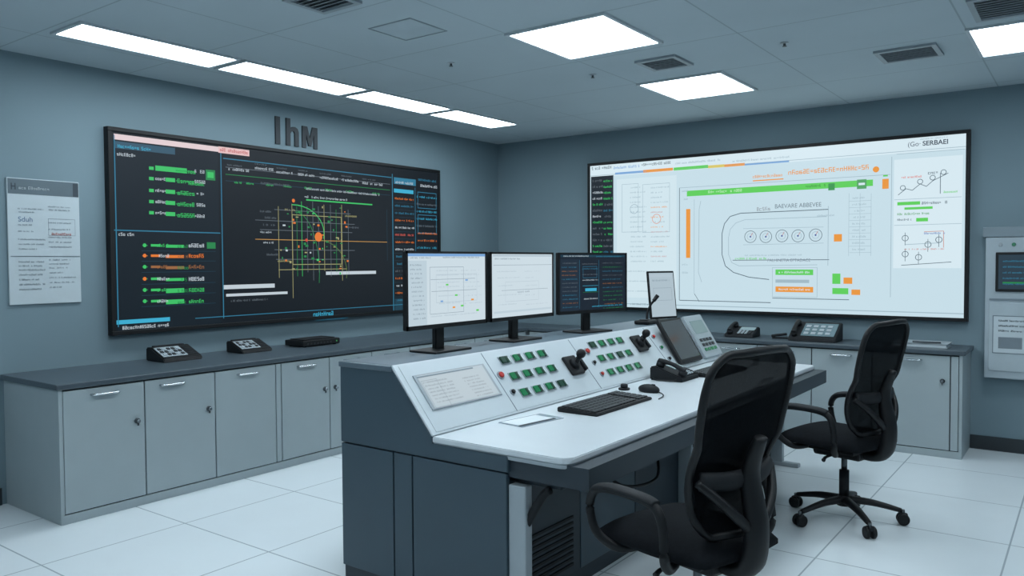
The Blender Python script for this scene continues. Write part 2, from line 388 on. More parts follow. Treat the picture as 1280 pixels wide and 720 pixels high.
for y in range(236,330,6):
    c.words(790,y, 802+random.random()*8,.016, lg, 3, .8); c.words(815,y, 826+random.random()*12,.016, random.choice([lg,lg,vo,em((200,160,160))]), 3, .8)
c.ring(795,262,.05,.006,lg); c.ring(822,274,.05,.006,em((220,150,130)))
for y in (338,350,362): c.words(785,y, 835,.014, lg)
# main schematic
c.vl(850,236, 374,.006, dk); c.vl(868,250, 366,.004, lg); c.hl(850,374, 962,.007, dk)
c.hl(850,236, 1112,.005, lg)
c.hl(859,243, 1090,.055, vg); c.words(885,241, 925,.03, em((190,235,190)), 4); c.words(1000,234, 1030,.026, em((60,140,60)), 4, .6)
c.r(1070,225, 1082,236, em((84,160,100)), 3.5); c.hl(1072,230.5, 1080,.02, LW, 4)
c.r(1034,230, 1042,238, em((60,150,80)), 3.5)
c.words(984,216.5, 1084,.048, vo, 3, 1); c.words(940,222, 975,.03, vo, 3, 1); c.hl(940,227, 978,.010, vo)
c.r(1102,224, 1110,236, vo); c.dot(1094,212, .026, vo); c.hl(1103,220,1109,.014,vg)
c.r(858,262, 863,322, vo)
for y in (240,250,330,340): c.words(853,y, 860,.02, lg)
def path(P, th, m):
    for i in range(len(P)-1): c.ln(*P[i], *P[i+1], th, m)
path([(1034,262),(925,267),(912,271),(905,280),(902,292),(902,318),(906,332),(916,340),(935,346),(960,349)], .007, dk)
path([(1032,271),(930,275),(919,279),(912,287),(910,297),(910,318),(914,328),(923,332),(1020,331)], .005, lg)
path([(876,252),(874,262),(873,340),(877,352)], .005, lg); path([(868,366),(874,376)], .005, dk)
c.words(945,262, 962,.04, em((150,160,168)), 3, 1)
for x, y in [(937,296),(956,296),(976,295),(996,295),(1018,294)]:
    c.ring(x,y, .058,.005, dk); c.ring(x,y, .033,.004, lg); c.dot(x,y,.008, em((60,80,150))); c.ln(x,y, x+3,y-5,.004, em((190,80,70)))
path([(928,306),(1028,304)], .004, lg); path([(928,286),(1028,284)], .004, lg)
c.words(918,323, 956,.022, vg); c.words(930,319, 1000,.016, lg); c.hl(915,325, 1035,.006, dk)
c.vl(1034,258, 332,.005, lg); c.words(1020,270, 1040,.018, lg)
c.r(1041,293, 1051,302, vo); c.r(1039,342, 1049,355, vg); c.r(1053,347, 1064,355, vo); c.r(1039,360, 1059,368, vg); c.r(1063,362, 1074,369, vo)
c.hl(968,340, 1015,.05, vg); c.hl(968,361, 1015,.05, vo); c.hl(968,351, 1010,.03, lg); c.words(972,340, 1010,.022, LW, 4); c.words(972,361, 1010,.022, LW, 4)
c.box(964,334, 1020,372,.004, lg); c.hl(964,372, 1060,.006, dk)
for y in range(248,320,8): c.words(1064,y, 1080,.018, lg, 3, .8); c.hl(1060,y+4, 1088,.003, lg)
for x in (1060,1074,1088): c.vl(x,242, 320,.003, lg)
c.vl(1114,196, 372,.005, lg)
# right side panel
c.r(1117,200, 1203,336, LW, 1.6); c.hl(1117,250, 1203,.004, lg); c.hl(1117,282, 1203,.004, lg)
path([(1122,244),(1132,236),(1140,238),(1150,230),(1158,233),(1166,226),(1174,222),(1186,216)], .005, dk)
for x, y in [(1128,239),(1150,231),(1166,226),(1180,219)]: c.ring(x,y-4,.022,.005,dk)
c.words(1126,222, 1150,.02, em((220,120,110))); c.words(1160,216, 1176,.03, dk); c.vl(1176,216, 242,.005, dk); c.words(1180,240, 1196,.02, vg)
c.hl(1121,255, 1150,.028, vg); c.hl(1130,261, 1166,.02, vg); c.words(1152,254, 1185,.026, dk); c.words(1121,268, 1160,.022, em((80,160,90)))
c.hl(1145,275, 1160,.03, vg); c.words(1121,275, 1140,.02, dk)
for x, y in [(1131,298),(1160,306),(1174,300),(1131,318),(1148,322)]: c.ring(x,y,.026,.005,dk); c.vl(x,y-7,y+9,.004,dk)
path([(1155,290),(1180,289),(1180,310)], .004, em((200,120,100))); path([(1126,332),(1190,328)], .005, dk); path([(1131,306),(1174,304)], .005, lg)
c.words(1155,292, 1182,.018, em((100,130,190))); c.words(1130,312, 1180,.014, em((200,120,110)), 3, .6)
c.hl(742,376, 1206,.008, lg); c.words(790,378, 845,.018, dk)
scr = o.done()
bpy.context.view_layer.update()
def rtext(s_, x, y, size, m, sx=1, bold=0):
    p = c.p(x, y)
    text(s_, frame((xr0+bz+p[0], YB-dp+.0085, zr0+bz+p[1]), (1,0,0), (0,0,1)), size, m, 'screen_caption', scr, sx=sx, bold=bold)
rtext('BAEVARE ABBEVEE', 967, 261, .055, em((105,122,134)), .92)
rtext('PALHINETIA EPTADACE', 958, 327, .040, em((125,140,154)), .92)
rtext('(Go·', 1134, 183.5, .054, em((90,102,116)), 1.0)
rtext('SERBAEI', 1153, 182, .054, em((64,76,90)), 1.0, .001)

# ------------------------------------------------------------------ wall control cabinet (back wall, right)
o = B('wall_control_cabinet', (0, YB, 0)); cg = mat('control_cabinet_grey', (160,172,179), .45)
o.box((-.70,-.10,.60), (.15,0,1.72), cg, .006); o.box((-.72,-.11,1.72), (.17,0,1.80), mat('cabinet_cap', (120,134,142), .5), .006)
o.box((-.63,-.115,1.29), (-.05,-.10,1.60), blk, .006)
T = frame((-.61,-.1155,1.31), (1,0,0), (0,0,1)); c = Canvas(o, T, .54, .27, [(0,0),(54,0),(54,27),(0,27)]); c.fill(em((40,58,70)))
for i in range(5): c.words(3,5+i*4.5, 20+random.random()*25,.014, TL)
c.r(30,4, 50,9, TD); c.hl(3,22, 30,.012, G2)
o.box((-.67,-.106,1.22), (.10,-.10,1.235), ink); o.box((-.67,-.108,.66), (.10,-.10,1.20), mat('control_door', (168,180,186), .45), .003)
T = frame((-.645,-.1085,.80), (1,0,0), (0,0,1)); c = Canvas(o, T, .34, .30, [(0,0),(34,0),(34,30),(0,30)]); c.fill(paper); c.box(0,0, 34,30,.006, ink)
for y in (4,8,12): c.words(4,y, 28,.016, inkd)
c.r(4,17, 20,26, ink); c.words(22,22, 32,.016, inkd)
for k in range(3): o.cyl((-.6+k*.09,-.10,1.66), (-.6+k*.09,-.112,1.66), .014, [lgrey, mat('lamp_green',(60,120,90),.3), lgrey][k], bev=.002)
o.cyl((.06,-.10,1.0), (.06,-.12,1.0), .018, metal); o.done()

# ------------------------------------------------------------------ storage cabinets
CF, CY0, CZ = -4.897, 2.156, .842
def handle(o, T):
    old = o.T; o.T = T
    o.tube([(-.075,0,0), (-.072,0,.022), (-.05,0,.028), (.05,0,.028), (.072,0,.022), (.075,0,0)], .008, metal, seg=8, sub=3, flat=1.7)
    o.T = old
def lock(o, T):
    old = o.T; o.T = T
    o.cyl((0,0,0), (0,0,.012), .018, chrome_d, bev=.003); o.cyl((0,0,.012), (0,0,.03), .010, metal); o.box((-.004,-.03,.012), (.004,-.012,.02), chrome_d); o.T = old
o = B('storage_cabinet', (0,0,0)); ZT = CZ-.035
o.box((XL+.001, CY0, .0), (CF-.018, YB-.001, ZT), cab_m)
o.box((XL+.001, CY0-.005, 0), (CF-.004, CY0+.018, ZT), cab_m, .002)
o.box((CF-.02, CY0, 0), (CF-.002, 6.90, .055), cab_m, .002)
o.box((CF-.018, CY0+.018, .055), (CF-.014, 6.90, ZT), cab_in)
E = [2.172,2.675,3.18,3.685,3.735,4.20,4.66,5.12,5.58,6.04,6.50,6.90]
for i in range(len(E)-1):
    a, b = E[i]+.004, E[i+1]-.004
    o.box((CF-.016, a, .062), (CF, b, ZT-.012), cab_m, .003)
    if i == 3: continue
    my = (a+b)/2; hy = {0:2.42, 1:2.86, 2:3.44}.get(i, my)
    handle(o, frame((CF, hy, .755), (0,1,0), (0,0,1)))
    if i in (0,1): lock(o, frame((CF, b-.05, .55), (0,1,0), (0,0,1)))
    elif i > 3: lock(o, frame((CF, (b-.05) if i % 2 == 0 else (a+.05), .55), (0,1,0), (0,0,1)))
o.box((XL+.001, CY0-.025, ZT), (CF+.02, YB-.001, CZ), ctop_m, .006)
o.done()
RF = 6.925; RX = -.808
o = B('storage_cabinet', (0,0,0)); xa = CF+.021
o.box((xa, RF+.018, 0), (RX, YB-.001, ZT), cab_m)
o.box((RX-.018, RF+.004, 0), (RX+.005, YB-.001, ZT), cab_m, .002)
o.box((xa, RF+.002, 0), (RX, RF+.02, .055), cab_m, .002)
o.box((xa, RF+.014, .055), (RX-.018, RF+.018, ZT), cab_in)
E = [-4.87,-4.32,-3.84,-3.36,-2.88,-2.40,-1.93,-1.45,-.885,-.826]
for i in range(len(E)-1):
    a, b = E[i]+.004, E[i+1]-.004
    o.box((a, RF, .062), (b, RF+.016, ZT-.012), cab_m, .003)
    if b-a < .2: continue
    handle(o, frame(((a+b)/2, RF, .755), (1,0,0), (0,0,1)))
    lock(o, frame(((b-.05) if i % 2 else (a+.05), RF, .6), (1,0,0), (0,0,1)))
o.box((xa, RF-.02, ZT), (RX+.025, YB-.001, CZ), ctop_m, .006)
o.done()

# ------------------------------------------------------------------ phones and small devices
def phone(name, loc, rot, s=1, body=blk):
    """desk telephone; its front faces local -Y, width along X"""
    o = B(name, loc, rot); S = MX.Scale(s, 4); o.T = S
    o.prism([(-.10,0), (.10,0), (.10,.075), (.07,.08), (-.09,.028)], 'x', -.12, .12, body, .006)
    sl = math.atan2(.052, .16); F = S @ MX.Translation((0,-.09,.029)) @ MX.Rotation(sl, 4, 'X'); o.T = F
    o.box((-.02,.085,0), (.105,.145,.004), mat('phone_lcd', (150,170,172), .25), .001)
    for i in range(4):
        for j in range(4): o.box((-.015+i*.03, .008+j*.018, 0), (.006+i*.03, .02+j*.018, .006), lgrey if (i < 3) else key_m, .0015)
    o.tube([(-.075,.005,.026), (-.078,.03,.034), (-.08,.085,.04), (-.078,.14,.034), (-.075,.165,.026)], [.022,.018,.014,.018,.022], blk2, seg=12, flat=.8)
    o.cyl((-.075,.012,.0), (-.075,.012,.026), .024, blk2); o.cyl((-.075,.155,.0), (-.075,.155,.026), .024, blk2)
    o.T = S
    o.tube([(-.10,-.07,.015), (-.14,-.05,.008), (-.15,.0,.008), (-.14,.06,.008), (-.10,.09,.02)], .004, blk, seg=6)
    return o.done()
def console_box(loc, s):
    """low wedge-shaped desk intercom: black body, pale key field, speaker slots; front faces +X"""
    o = B('desk_intercom', loc, math.pi/2); S = MX.Scale(s, 4); o.T = S
    o.prism([(-.12,0), (.10,0), (.10,.085), (.05,.09), (-.11,.025)], 'x', -.135, .135, blk, .006)
    F = S @ MX.Translation((0,-.11,.026)) @ MX.Rotation(math.atan2(.065,.16), 4, 'X'); o.T = F
    o.box((-.125,.02,0), (.045,.15,.004), mat('intercom_face', (165,176,182), .35), .002)
    for i in range(5):
        for j in range(3): o.box((-.115+i*.031,.03+j*.038,.004), (-.093+i*.031,.055+j*.038,.010), key_m if (i+j) % 3 else lgrey, .002)
    for k in range(6): o.box((.06,.03+k*.02,0), (.12,.038+k*.02,.003), key_m)
    o.T = S; o.box((-.10,.06,.085), (.11,.095,.094), blk2, .004)
    return o.done()
console_box((-5.44, 3.20, CZ), 1.12)
console_box((-5.44, 3.84, CZ), 1.02)
o = B('network_switch', (-5.40, 4.45, CZ), 0)
o.box((-.12,-.20,.006), (.12,.20,.055), blk, .008); o.box((-.09,-.17,.055), (.09,.17,.064), blk2, .006)
for k in range(8): o.box((.12,-.16+k*.035,.018), (.123,-.14+k*.035,.034), key_m)
o.cyl((.1206,.16,.03), (.124,.16,.03), .006, mat('led_green',(60,190,90),.3))
for a in (-.09,.09):
    for b in (-.16,.16): o.cyl((a,b,0), (a,b,.008), .014, blk2)
o.done()
phone('desk_telephone', (-2.62, 7.16, CZ), 0, 1.1, body=blk2)
o = B('intercom_terminal', (-1.96, 7.15, CZ), 0)
o.prism([(-.14,0), (.12,0), (.12,.15), (.10,.155), (-.13,.03)], 'x', -.20, .20, blk2, .006)
F = MX.Translation((0,-.13,.031)) @ MX.Rotation(math.atan2(.125,.23), 4, 'X'); o.T = F
o.box((-.10,.03,0), (.18,.23,.006), mat('terminal_glass', (96,120,128), .2), .002)
for i in range(4):
    for j in range(3): o.box((-.08+i*.06, .05+j*.055, .006), (-.04+i*.06, .085+j*.055, .010), lgrey, .002)
o.tube([(-.155,.03,.03), (-.157,.12,.045), (-.155,.21,.03)], [.024,.016,.024], blk, seg=12)
o.cyl((-.155,.035,0), (-.155,.035,.03), .025, blk); o.cyl((-.155,.205,0), (-.155,.205,.03), .025, blk); o.done()
o = B('document_binder', (-1.12, 7.16, CZ), 0)
o.box((-.20,-.13,0), (.20,.13,.006), lgrey, .002); o.box((-.195,-.125,.006), (.19,.125,.030), paper, .002); o.box((-.20,-.13,.030), (.20,.13,.036), lgrey, .002); o.box((-.204,-.13,0), (-.196,.13,.036), lgrey)
o.tube([(-.05,-.12,.045), (.05,-.13,.045), (.15,-.11,.045)], .008, chrome_d); o.done()
o = B('stapler', (-2.27, 7.16, CZ), .3); o.box((-.07,-.02,0), (.07,.02,.012), blk, .004); o.box((-.075,-.017,0), (.06,.017,.022), blk2, .006, T=MX.Translation((0,0,.022)) @ MX.Rotation(-.14, 4, 'Y')); o.cyl((-.055,0,.01),(-.055,0,.03),.012,blk); o.done()

# ------------------------------------------------------------------ control console
KB, KT, KD, KF, KZ, DZ, K0, K1 = -2.97, -2.62, -2.369, -1.65, 1.068, .77, 2.613, 6.036
o = B('control_console', (0,0,0))
SX = -1.97
o.prism([(KB+.02,0), (SX,0), (SX,DZ-.12), (KF+.08,DZ-.12), (KF+.08,DZ-.03), (KD,DZ-.03), (KD-.01,DZ-.01), (KT,KZ-.01), (KB+.02,KZ-.01)], 'y', K0+.02, K1-.02, slate_d)
for y0, y1 in ((K0, K0+.03), (K1-.03, K1)):
    o.prism([(KB,.672), (SX+.02,.672), (SX+.02,DZ-.03), (KD+.004,DZ-.03), (KD+.004,DZ), (KT,KZ), (KB,KZ)], 'y', y0, y1, slate, .003)
    ya, yb = (y0+.004, y1) if y0 == K0 else (y0, y1-.004)
    for a, b in [(KB,-2.62), (-2.612,-2.50), (-2.492,SX+.01)]:
        o.box((a, ya, .06), (b, yb, .665), slate, .003)
    o.box((KB+.01, y0+.01, 0), (SX, y1-.01, .06), slate_d)
n = 6
for i in range(n):
    a = K0+.03+(K1-K0-.06)*i/n; b = K0+.03+(K1-K0-.06)*(i+1)/n
    o.box((KB, a+.003, .07), (KB+.02, b-.003, KZ-.03), slate, .003)
    o.box((SX-.002, a+.004, .08), (SX+.012, b-.004, DZ-.14), slate if i % 2 else slate_d, .003)
o.box((KB-.006, K0-.006, KZ-.028), (KT+.004, K1+.006, KZ), mat('console_ledge_grey', (88,103,113), .4), .005)
def rc(cx, cy, r, a0, a1, k=6): return [(cx+r*math.cos(a0+(a1-a0)*i/k), cy+r*math.sin(a0+(a1-a0)*i/k)) for i in range(k+1)]
r = .06; poly = [(KD,K0), *rc(KF-r,K0+r,r,-math.pi/2,0), *rc(KF-r,K1-r,r,0,math.pi/2), (KD,K1)]
o.prism(poly, 'z', DZ-.026, DZ, desk_m, .004)
q = .006; poly = [(KD,K0-q+.01), *rc(KF-r,K0+r,r+q-.01,-math.pi/2,0), *rc(KF-r,K1-r,r+q-.01,0,math.pi/2), (KD,K1+q-.01)]
o.prism(poly, 'z', DZ-.045, DZ-.026, desk_e, .003)
o.box((SX,K0+.06,DZ-.15), (KF-.07,K1-.06,DZ-.045), slate_d, .006)
for i in range(5):
    a = K0+.12+i*.66; o.box((KF-.072,a,DZ-.14), (KF-.058,a+.60,DZ-.058), blk2, .004); o.box((KF-.06,a+.22,DZ-.11), (KF-.045,a+.38,DZ-.10), chrome_d, .002)
for y in (K0+.015, 4.30, K1-.075):
    o.box((SX+.012,y,0), (SX+.10,y+.05,DZ-.15), lgrey, .006); o.box((SX+.012,y-.005,0), (KF-.10,y+.055,.03), lgrey, .008)
    o.tube([(SX+.08,y+.03,.45), (SX+.16,y+.03,.58), (KF-.12,y+.03,DZ-.15)], .018, blk2)
for k in range(9): o.box((SX+.012, K0+.18, .12+k*.028), (SX+.018, K0+.52, .132+k*.028), blk2)
o.tube([(SX+.02,3.4,.5), (SX+.10,3.5,.42), (SX+.12,3.8,.40), (SX+.02,4.0,.5)], .008, blk)
dsl = V((KD-KT, 0, DZ-KZ)); SL = dsl.length
T = frame((KT, 0, KZ), (0,1,0), -dsl); o.T = T
o.box((K0,-SL,-.012), (K1,0,.008), cwhite, .004)
o.box((K0+.03,-SL+.012,.008), (K1-.03,-.012,.011), mat('console_face', (196,205,210), .35, var=.02), .001)
for y in (3.26, 4.12, 5.12): o.box((y-.002,-SL+.012,.010), (y+.002,-.012,.0125), ink)
frm = mat('button_frame', (150,160,166), .4); gb = mat('button_green', (26,120,72), .25); gbd = mat('button_green_dark', (12,60,42), .3); rb = mat('button_red', (180,40,32), .3); wl = mat('button_label', (220,228,230), .4)
def pos(y, v, z=.0): return (y, -v*SL, .011+z)
o.box((2.69,-.70*SL,.011), (3.22,-.20*SL,.018), mat('panel_bezel', (160,170,177), .3), .002)
c = Canvas(o, T @ MX.Translation((2.71,-.68*SL,.0185)), .49, .46*SL, [(517,476), (600,459), (620,491), (541,512)], .0005)
c.fill(em((198,213,221), .85)); sg = em((150,166,178), .8)
c.hl(517,478, 598,.008, em((130,150,164), .8))
for i in range(7): c.words(525+i*3,484+i*3.6, 560+i*3+random.random()*6,.009, sg); c.words(575+i*3,476+i*3.2, 598+i*3,.009, sg)
c.box(522,482, 562,508,.002, sg)
def btn(y, v, m, r=None):
    x, yy, z = pos(y, v)
    if r: o.cyl((x,yy,z), (x,yy,z+.006), r*1.35, frm); o.cyl((x,yy,z+.006), (x,yy,z+.018), r, m, r*.85, bev=.002)
    else:
        o.box((x-.046,yy-.026,z), (x+.046,yy+.026,z+.004), frm, .002)
        o.box((x-.042,yy-.022,z+.004), (x-.002,yy+.020,z+.016), m, .004); o.box((x+.004,yy-.022,z+.004), (x+.026,yy+.020,z+.013), gbd, .003); o.box((x+.029,yy-.014,z+.004), (x+.042,yy+.014,z+.006), wl)
for j, v in enumerate((.20,.47,.74)):
    for i in range(4):
        btn(3.41+i*.120, v, gb if (i+j) % 5 else gbd)
        btn(4.34+i*.120, v, gb if (i*2+j) % 5 else gbd)
for y, v in ((3.30,.42), (4.23,.30)): btn(y, v, rb, .018)
btn(4.22,.74, rb, .012); btn(3.31,.70, blk, .013); btn(4.22,.52, blk, .012); btn(5.17,.25, rb, .013); btn(5.17,.5, gb, .013); btn(5.17,.75, blk, .013)
for y, v in ((3.98,.50), (4.90,.34)):
    x, yy, z = pos(y, v)
    o.box((x-.065,yy-.065,z), (x+.065,yy+.065,z+.02), blk, .008)
    o.cyl((x,yy,z+.02), (x,yy,z+.045), .04, blk2, .025); o.tube([(x,yy,z+.04), (x,yy+.01,z+.07), (x-.005,yy+.02,z+.10)], [.014,.014,.022], blk, seg=12)
    o.sph((x-.005,yy+.02,z+.10), .028, blk, (1.1,1,1.0))
    o.box((x+.075,yy-.05,z), (x+.10,yy+.05,z+.03), blk2, .005)
o.T = MX.Identity(4)
console = o.done()

def terminal(name, y0, y1, body, face, hgt):
    o = B(name, (0,0,0)); T = frame((KT, 0, KZ), (0,1,0), -dsl)
    o.T = T @ MX.Translation((0,-SL*.93,.012)) @ MX.Rotation(math.radians(8), 4, 'X')
    o.box((y0,0,0), (y1,hgt,.028), body, .006); o.box((y0+.02,.03,.028), (y1-.02,hgt-.02,.030), face, .001)
    return o
o = terminal('touch_terminal', 5.24, 5.62, blk, mat('terminal_dark_glass', (26,36,42), .12), .36)
o.box((5.27,.005,.028), (5.59,.022,.031), blk2); o.done()
o = terminal('instrument_terminal', 5.68, 6.01, lgrey, mat('instrument_face', (150,162,168), .3), .36)
o.box((5.73,.20,.030), (5.96,.31,.033), em((130,160,165), .7))
for i in range(4):
    for j in range(3): o.box((5.73+i*.06,.05+j*.04,.030), (5.77+i*.06,.075+j*.04,.036), key_m if j else gb, .002)
o.done()

# ------------------------------------------------------------------ monitors
def monitor(loc, rot, quad, draw, w=.655, h=.405):
    """faces local +X, width along local Y starting at origin"""
    o = B('computer_monitor', loc, rot)
    z0 = .132
    o.box((-.018,0,z0), (.008,w,z0+h), blk, .005); o.box((-.045,.12,z0+.06), (-.018,w-.12,z0+h-.08), blk2, .012)
    o.box((.008,0,z0), (.013,w,z0+.022), blk); o.box((.008,0,z0+h-.012), (.013,w,z0+h), blk)
    o.box((.008,0,z0), (.013,.012,z0+h), blk); o.box((.008,w-.012,z0), (.013,w,z0+h), blk)
    T = frame((.0085,.012,z0+.022), (0,1,0), (0,0,1)); c = Canvas(o, T, w-.024, h-.034, quad, .0004); draw(c)
    m = w/2
    o.prism([(-.085,m-.035), (-.055,m-.035), (-.055,m+.035), (-.085,m+.035)], 'z', .01, z0+.22, blk, .004)
    o.box((-.085,m-.05,z0+.12), (-.04,m+.05,z0+.22), blk, .006)
    o.box((-.145,m-.15,0), (.045,m+.15,.012), blk, .005)
    return o.done()
sw = em((203,218,226)); sl = em((176,193,204)); sd = em((124,142,156))
def d1(c):
    c.fill(sw); c.hl(511,318, 607,.014, lb); c.words(515,322, 540,.010, sd); c.words(555,322, 600,.009, sd); c.r(512,326, 530,412, em((188,206,216)), 1.5)
    for y in range(332,408,6): c.words(514,y, 528,.009, sd, 3, .7)
    c.box(538,335, 575,395,.002, sd); c.box(545,345, 592,380,.002, sl); c.vl(560,335,395,.002,sl); c.hl(538,352,592,.002,sd); c.hl(538,368,592,.002,sd)
    for x, y, k in [(556,358,vg),(566,372,vg),(572,386,vg),(585,378,vo),(580,352,lb),(590,392,vg),(548,380,lb),(562,388,vo)]: c.r(x,y, x+3,y+2, k, 4)
    for y in (340,346,356,362,374,384): c.words(546,y, 572,.008, sl); c.words(576,y, 598,.008, sl, 3, .5)
    c.words(535,401, 590,.009, sl)
def d2(c):
    c.fill(sw); c.hl(616,322, 690,.010, sl); c.words(618,326, 650,.010, sd); c.hl(616,334, 690,.002, sd)
    for y in (342,350,360,372,384): c.words(620,y, 640+random.random()*10,.008, sl); c.words(655,y, 665+random.random()*20,.008, sl, 3, .6)
    c.box(630,355, 672,378,.002, sl); c.hl(625,366, 684,.002, sd); c.words(645,368, 660,.010, sd); c.hl(614,394, 688,.012, em((188,206,216)))
def d3(c):
    c.fill(em((22,32,44))); c.hl(700,323, 780,.014, TD); c.words(703,323, 735,.010, WT, 4); c.words(745,324, 776,.009, TL, 4); c.r(699,327, 722,392, em((28,42,56)), 1.5)
    for y in range(332,388,5): c.words(701,y, 720,.008, random.choice([GR,OD,TL,GR]), 3, .7); c.words(752,y, 776,.008, random.choice([GR,TL,OD,G2]), 3, .6)
    c.vl(724,328, 388,.002, TL); c.vl(748,328, 386,.002, TL)
    for y, k in [(333,GR),(339,TL),(346,GR),(353,WT)]: c.words(727,y, 746,.008, k)
    c.box(728,336, 745,350,.002, TL); c.hl(727,360, 746,.002, CY); c.hl(727,368, 746,.002, G2); c.words(728,376, 745,.010, WT); c.r(730,363, 744,366, CY, 4); c.words(738,385, 775,.009, CY)
monitor((-2.80, 2.895, KZ), 0, [(512,316), (607,318), (600,405), (507,414)], d1)
monitor((-2.80, 3.585, KZ), 0, [(614,320), (691,321), (689,395), (611,401)], d2)
monitor((-2.80, 4.305, KZ), -math.radians(12.5), [(699,321), (781,322), (779,386), (697,392)], d3, w=.67)

o = B('tablet_display', (-2.76, 5.80, KZ), -math.radians(22))
L = MX.Translation((0,0,.015)) @ MX.Rotation(math.radians(-7), 4, 'Y'); o.T = L
o.box((-.012,-.14,.005), (.006,.14,.385), blk, .006)
T = L @ frame((.0065,-.128,.02), (0,1,0), (0,0,1)); c = Canvas(o, T, .256, .35, [(817,342), (848,343), (844,398), (813,400)], .0004); c.fill(em((172,190,200)))
c.hl(818,346, 846,.02, sl); c.words(820,352, 842,.014, sd); c.box(820,362, 842,378,.002, sd); c.words(822,370, 840,.012, sl); c.words(820,386, 838,.012, sl)
o.T = MX.Identity(4); o.box((-.10,-.08,0), (.05,.08,.012), blk, .004); o.tube([(-.09,0,.01), (-.07,0,.10), (-.035,0,.18)], .012, blk2); o.done()
o = B('gooseneck_microphone', (-2.74, 5.44, KZ), 0)
o.box((-.06,-.08,0), (.06,.08,.03), blk, .01); o.box((-.03,-.05,.03), (.03,.0,.038), key_m, .003)
o.tube([(0,.02,.03), (0,.03,.09), (.02,.05,.15), (.04,.07,.18)], [.011,.009,.009,.009], blk2, seg=8); o.tube([(.035,.062,.175), (.055,.09,.215)], [.014,.016], blk); o.done()

# ------------------------------------------------------------------ desk items
def keyboard(x0, y0, x1, y1):
    o = B('keyboard', ((x0+x1)/2, (y0+y1)/2, DZ)); w = (x1-x0)/2; l = (y1-y0)/2
    o.prism([(-w,0), (w,0), (w,.014), (-w,.026)], 'y', -l, l, blk, .004)
    F = MX.Translation((0,0,.0205)) @ MX.Rotation(math.atan2(.012, 2*w), 4, 'Y'); n = 17; rw = 6
    for j in range(rw):
        for i in range(n):
            if i == 13: continue
            px = w-.018-(j+.5)*(2*w-.034)/rw; py = -l+.014+(i+.5)*(2*l-.028)/n; a = (2*w-.034)/rw/2-.003; b = (2*l-.028)/n/2-.002
            if j == 0 and 3 <= i <= 7:
                if i == 5: o.box((px-a, py-b*5.4, 0), (px+a, py+b*5.4, .007), key_m, .0015, 1, F)
                continue
            o.box((px-a, py-b, 0), (px+a, py+b, .007), key_m, .0015, 1, F)
    return o.done()
keyboard(-2.23, 3.42, -1.99, 4.03)
keyboard(-2.20, 4.98, -1.99, 5.55)
o = B('computer_mouse', (-2.12, 4.25, DZ), math.radians(-100))
o.sph((0,0,.016), .05, blk2, (.85,1.45,.62)); o.tube([(0,.06,.01), (.03,.12,.005), (.10,.17,.005), (.18,.20,.005)], .003, blk, seg=6); o.box((-.004,.02,.042), (.004,.045,.05), key_m, .002)
for v in o.bm.verts:
    if v.co.z < 0: v.co.z = 0
o.done()
o = B('rotary_control_knob', (-2.28, 4.24, DZ)); o.cyl((0,0,0), (0,0,.012), .035, blk, bev=.002); o.cyl((0,0,.012), (0,0,.035), .022, blk2, bev=.003); o.done()
o = B('id_card_holder', (-2.21, 3.16, DZ), math.radians(-8))
o.box((-.08,-.15,0), (.08,.15,.004), mat('clear_acrylic', (150,163,172), .1), .001); o.box((-.065,-.14,.004), (.05,.10,.0055), mat('card_white', (222,228,231), .4)); o.box((.055,-.15,.004), (.072,.10,.007), inkd, .001); o.done()
phone('desk_telephone', (-2.22, 4.83, DZ), math.pi/2, 1.15, body=blk2)

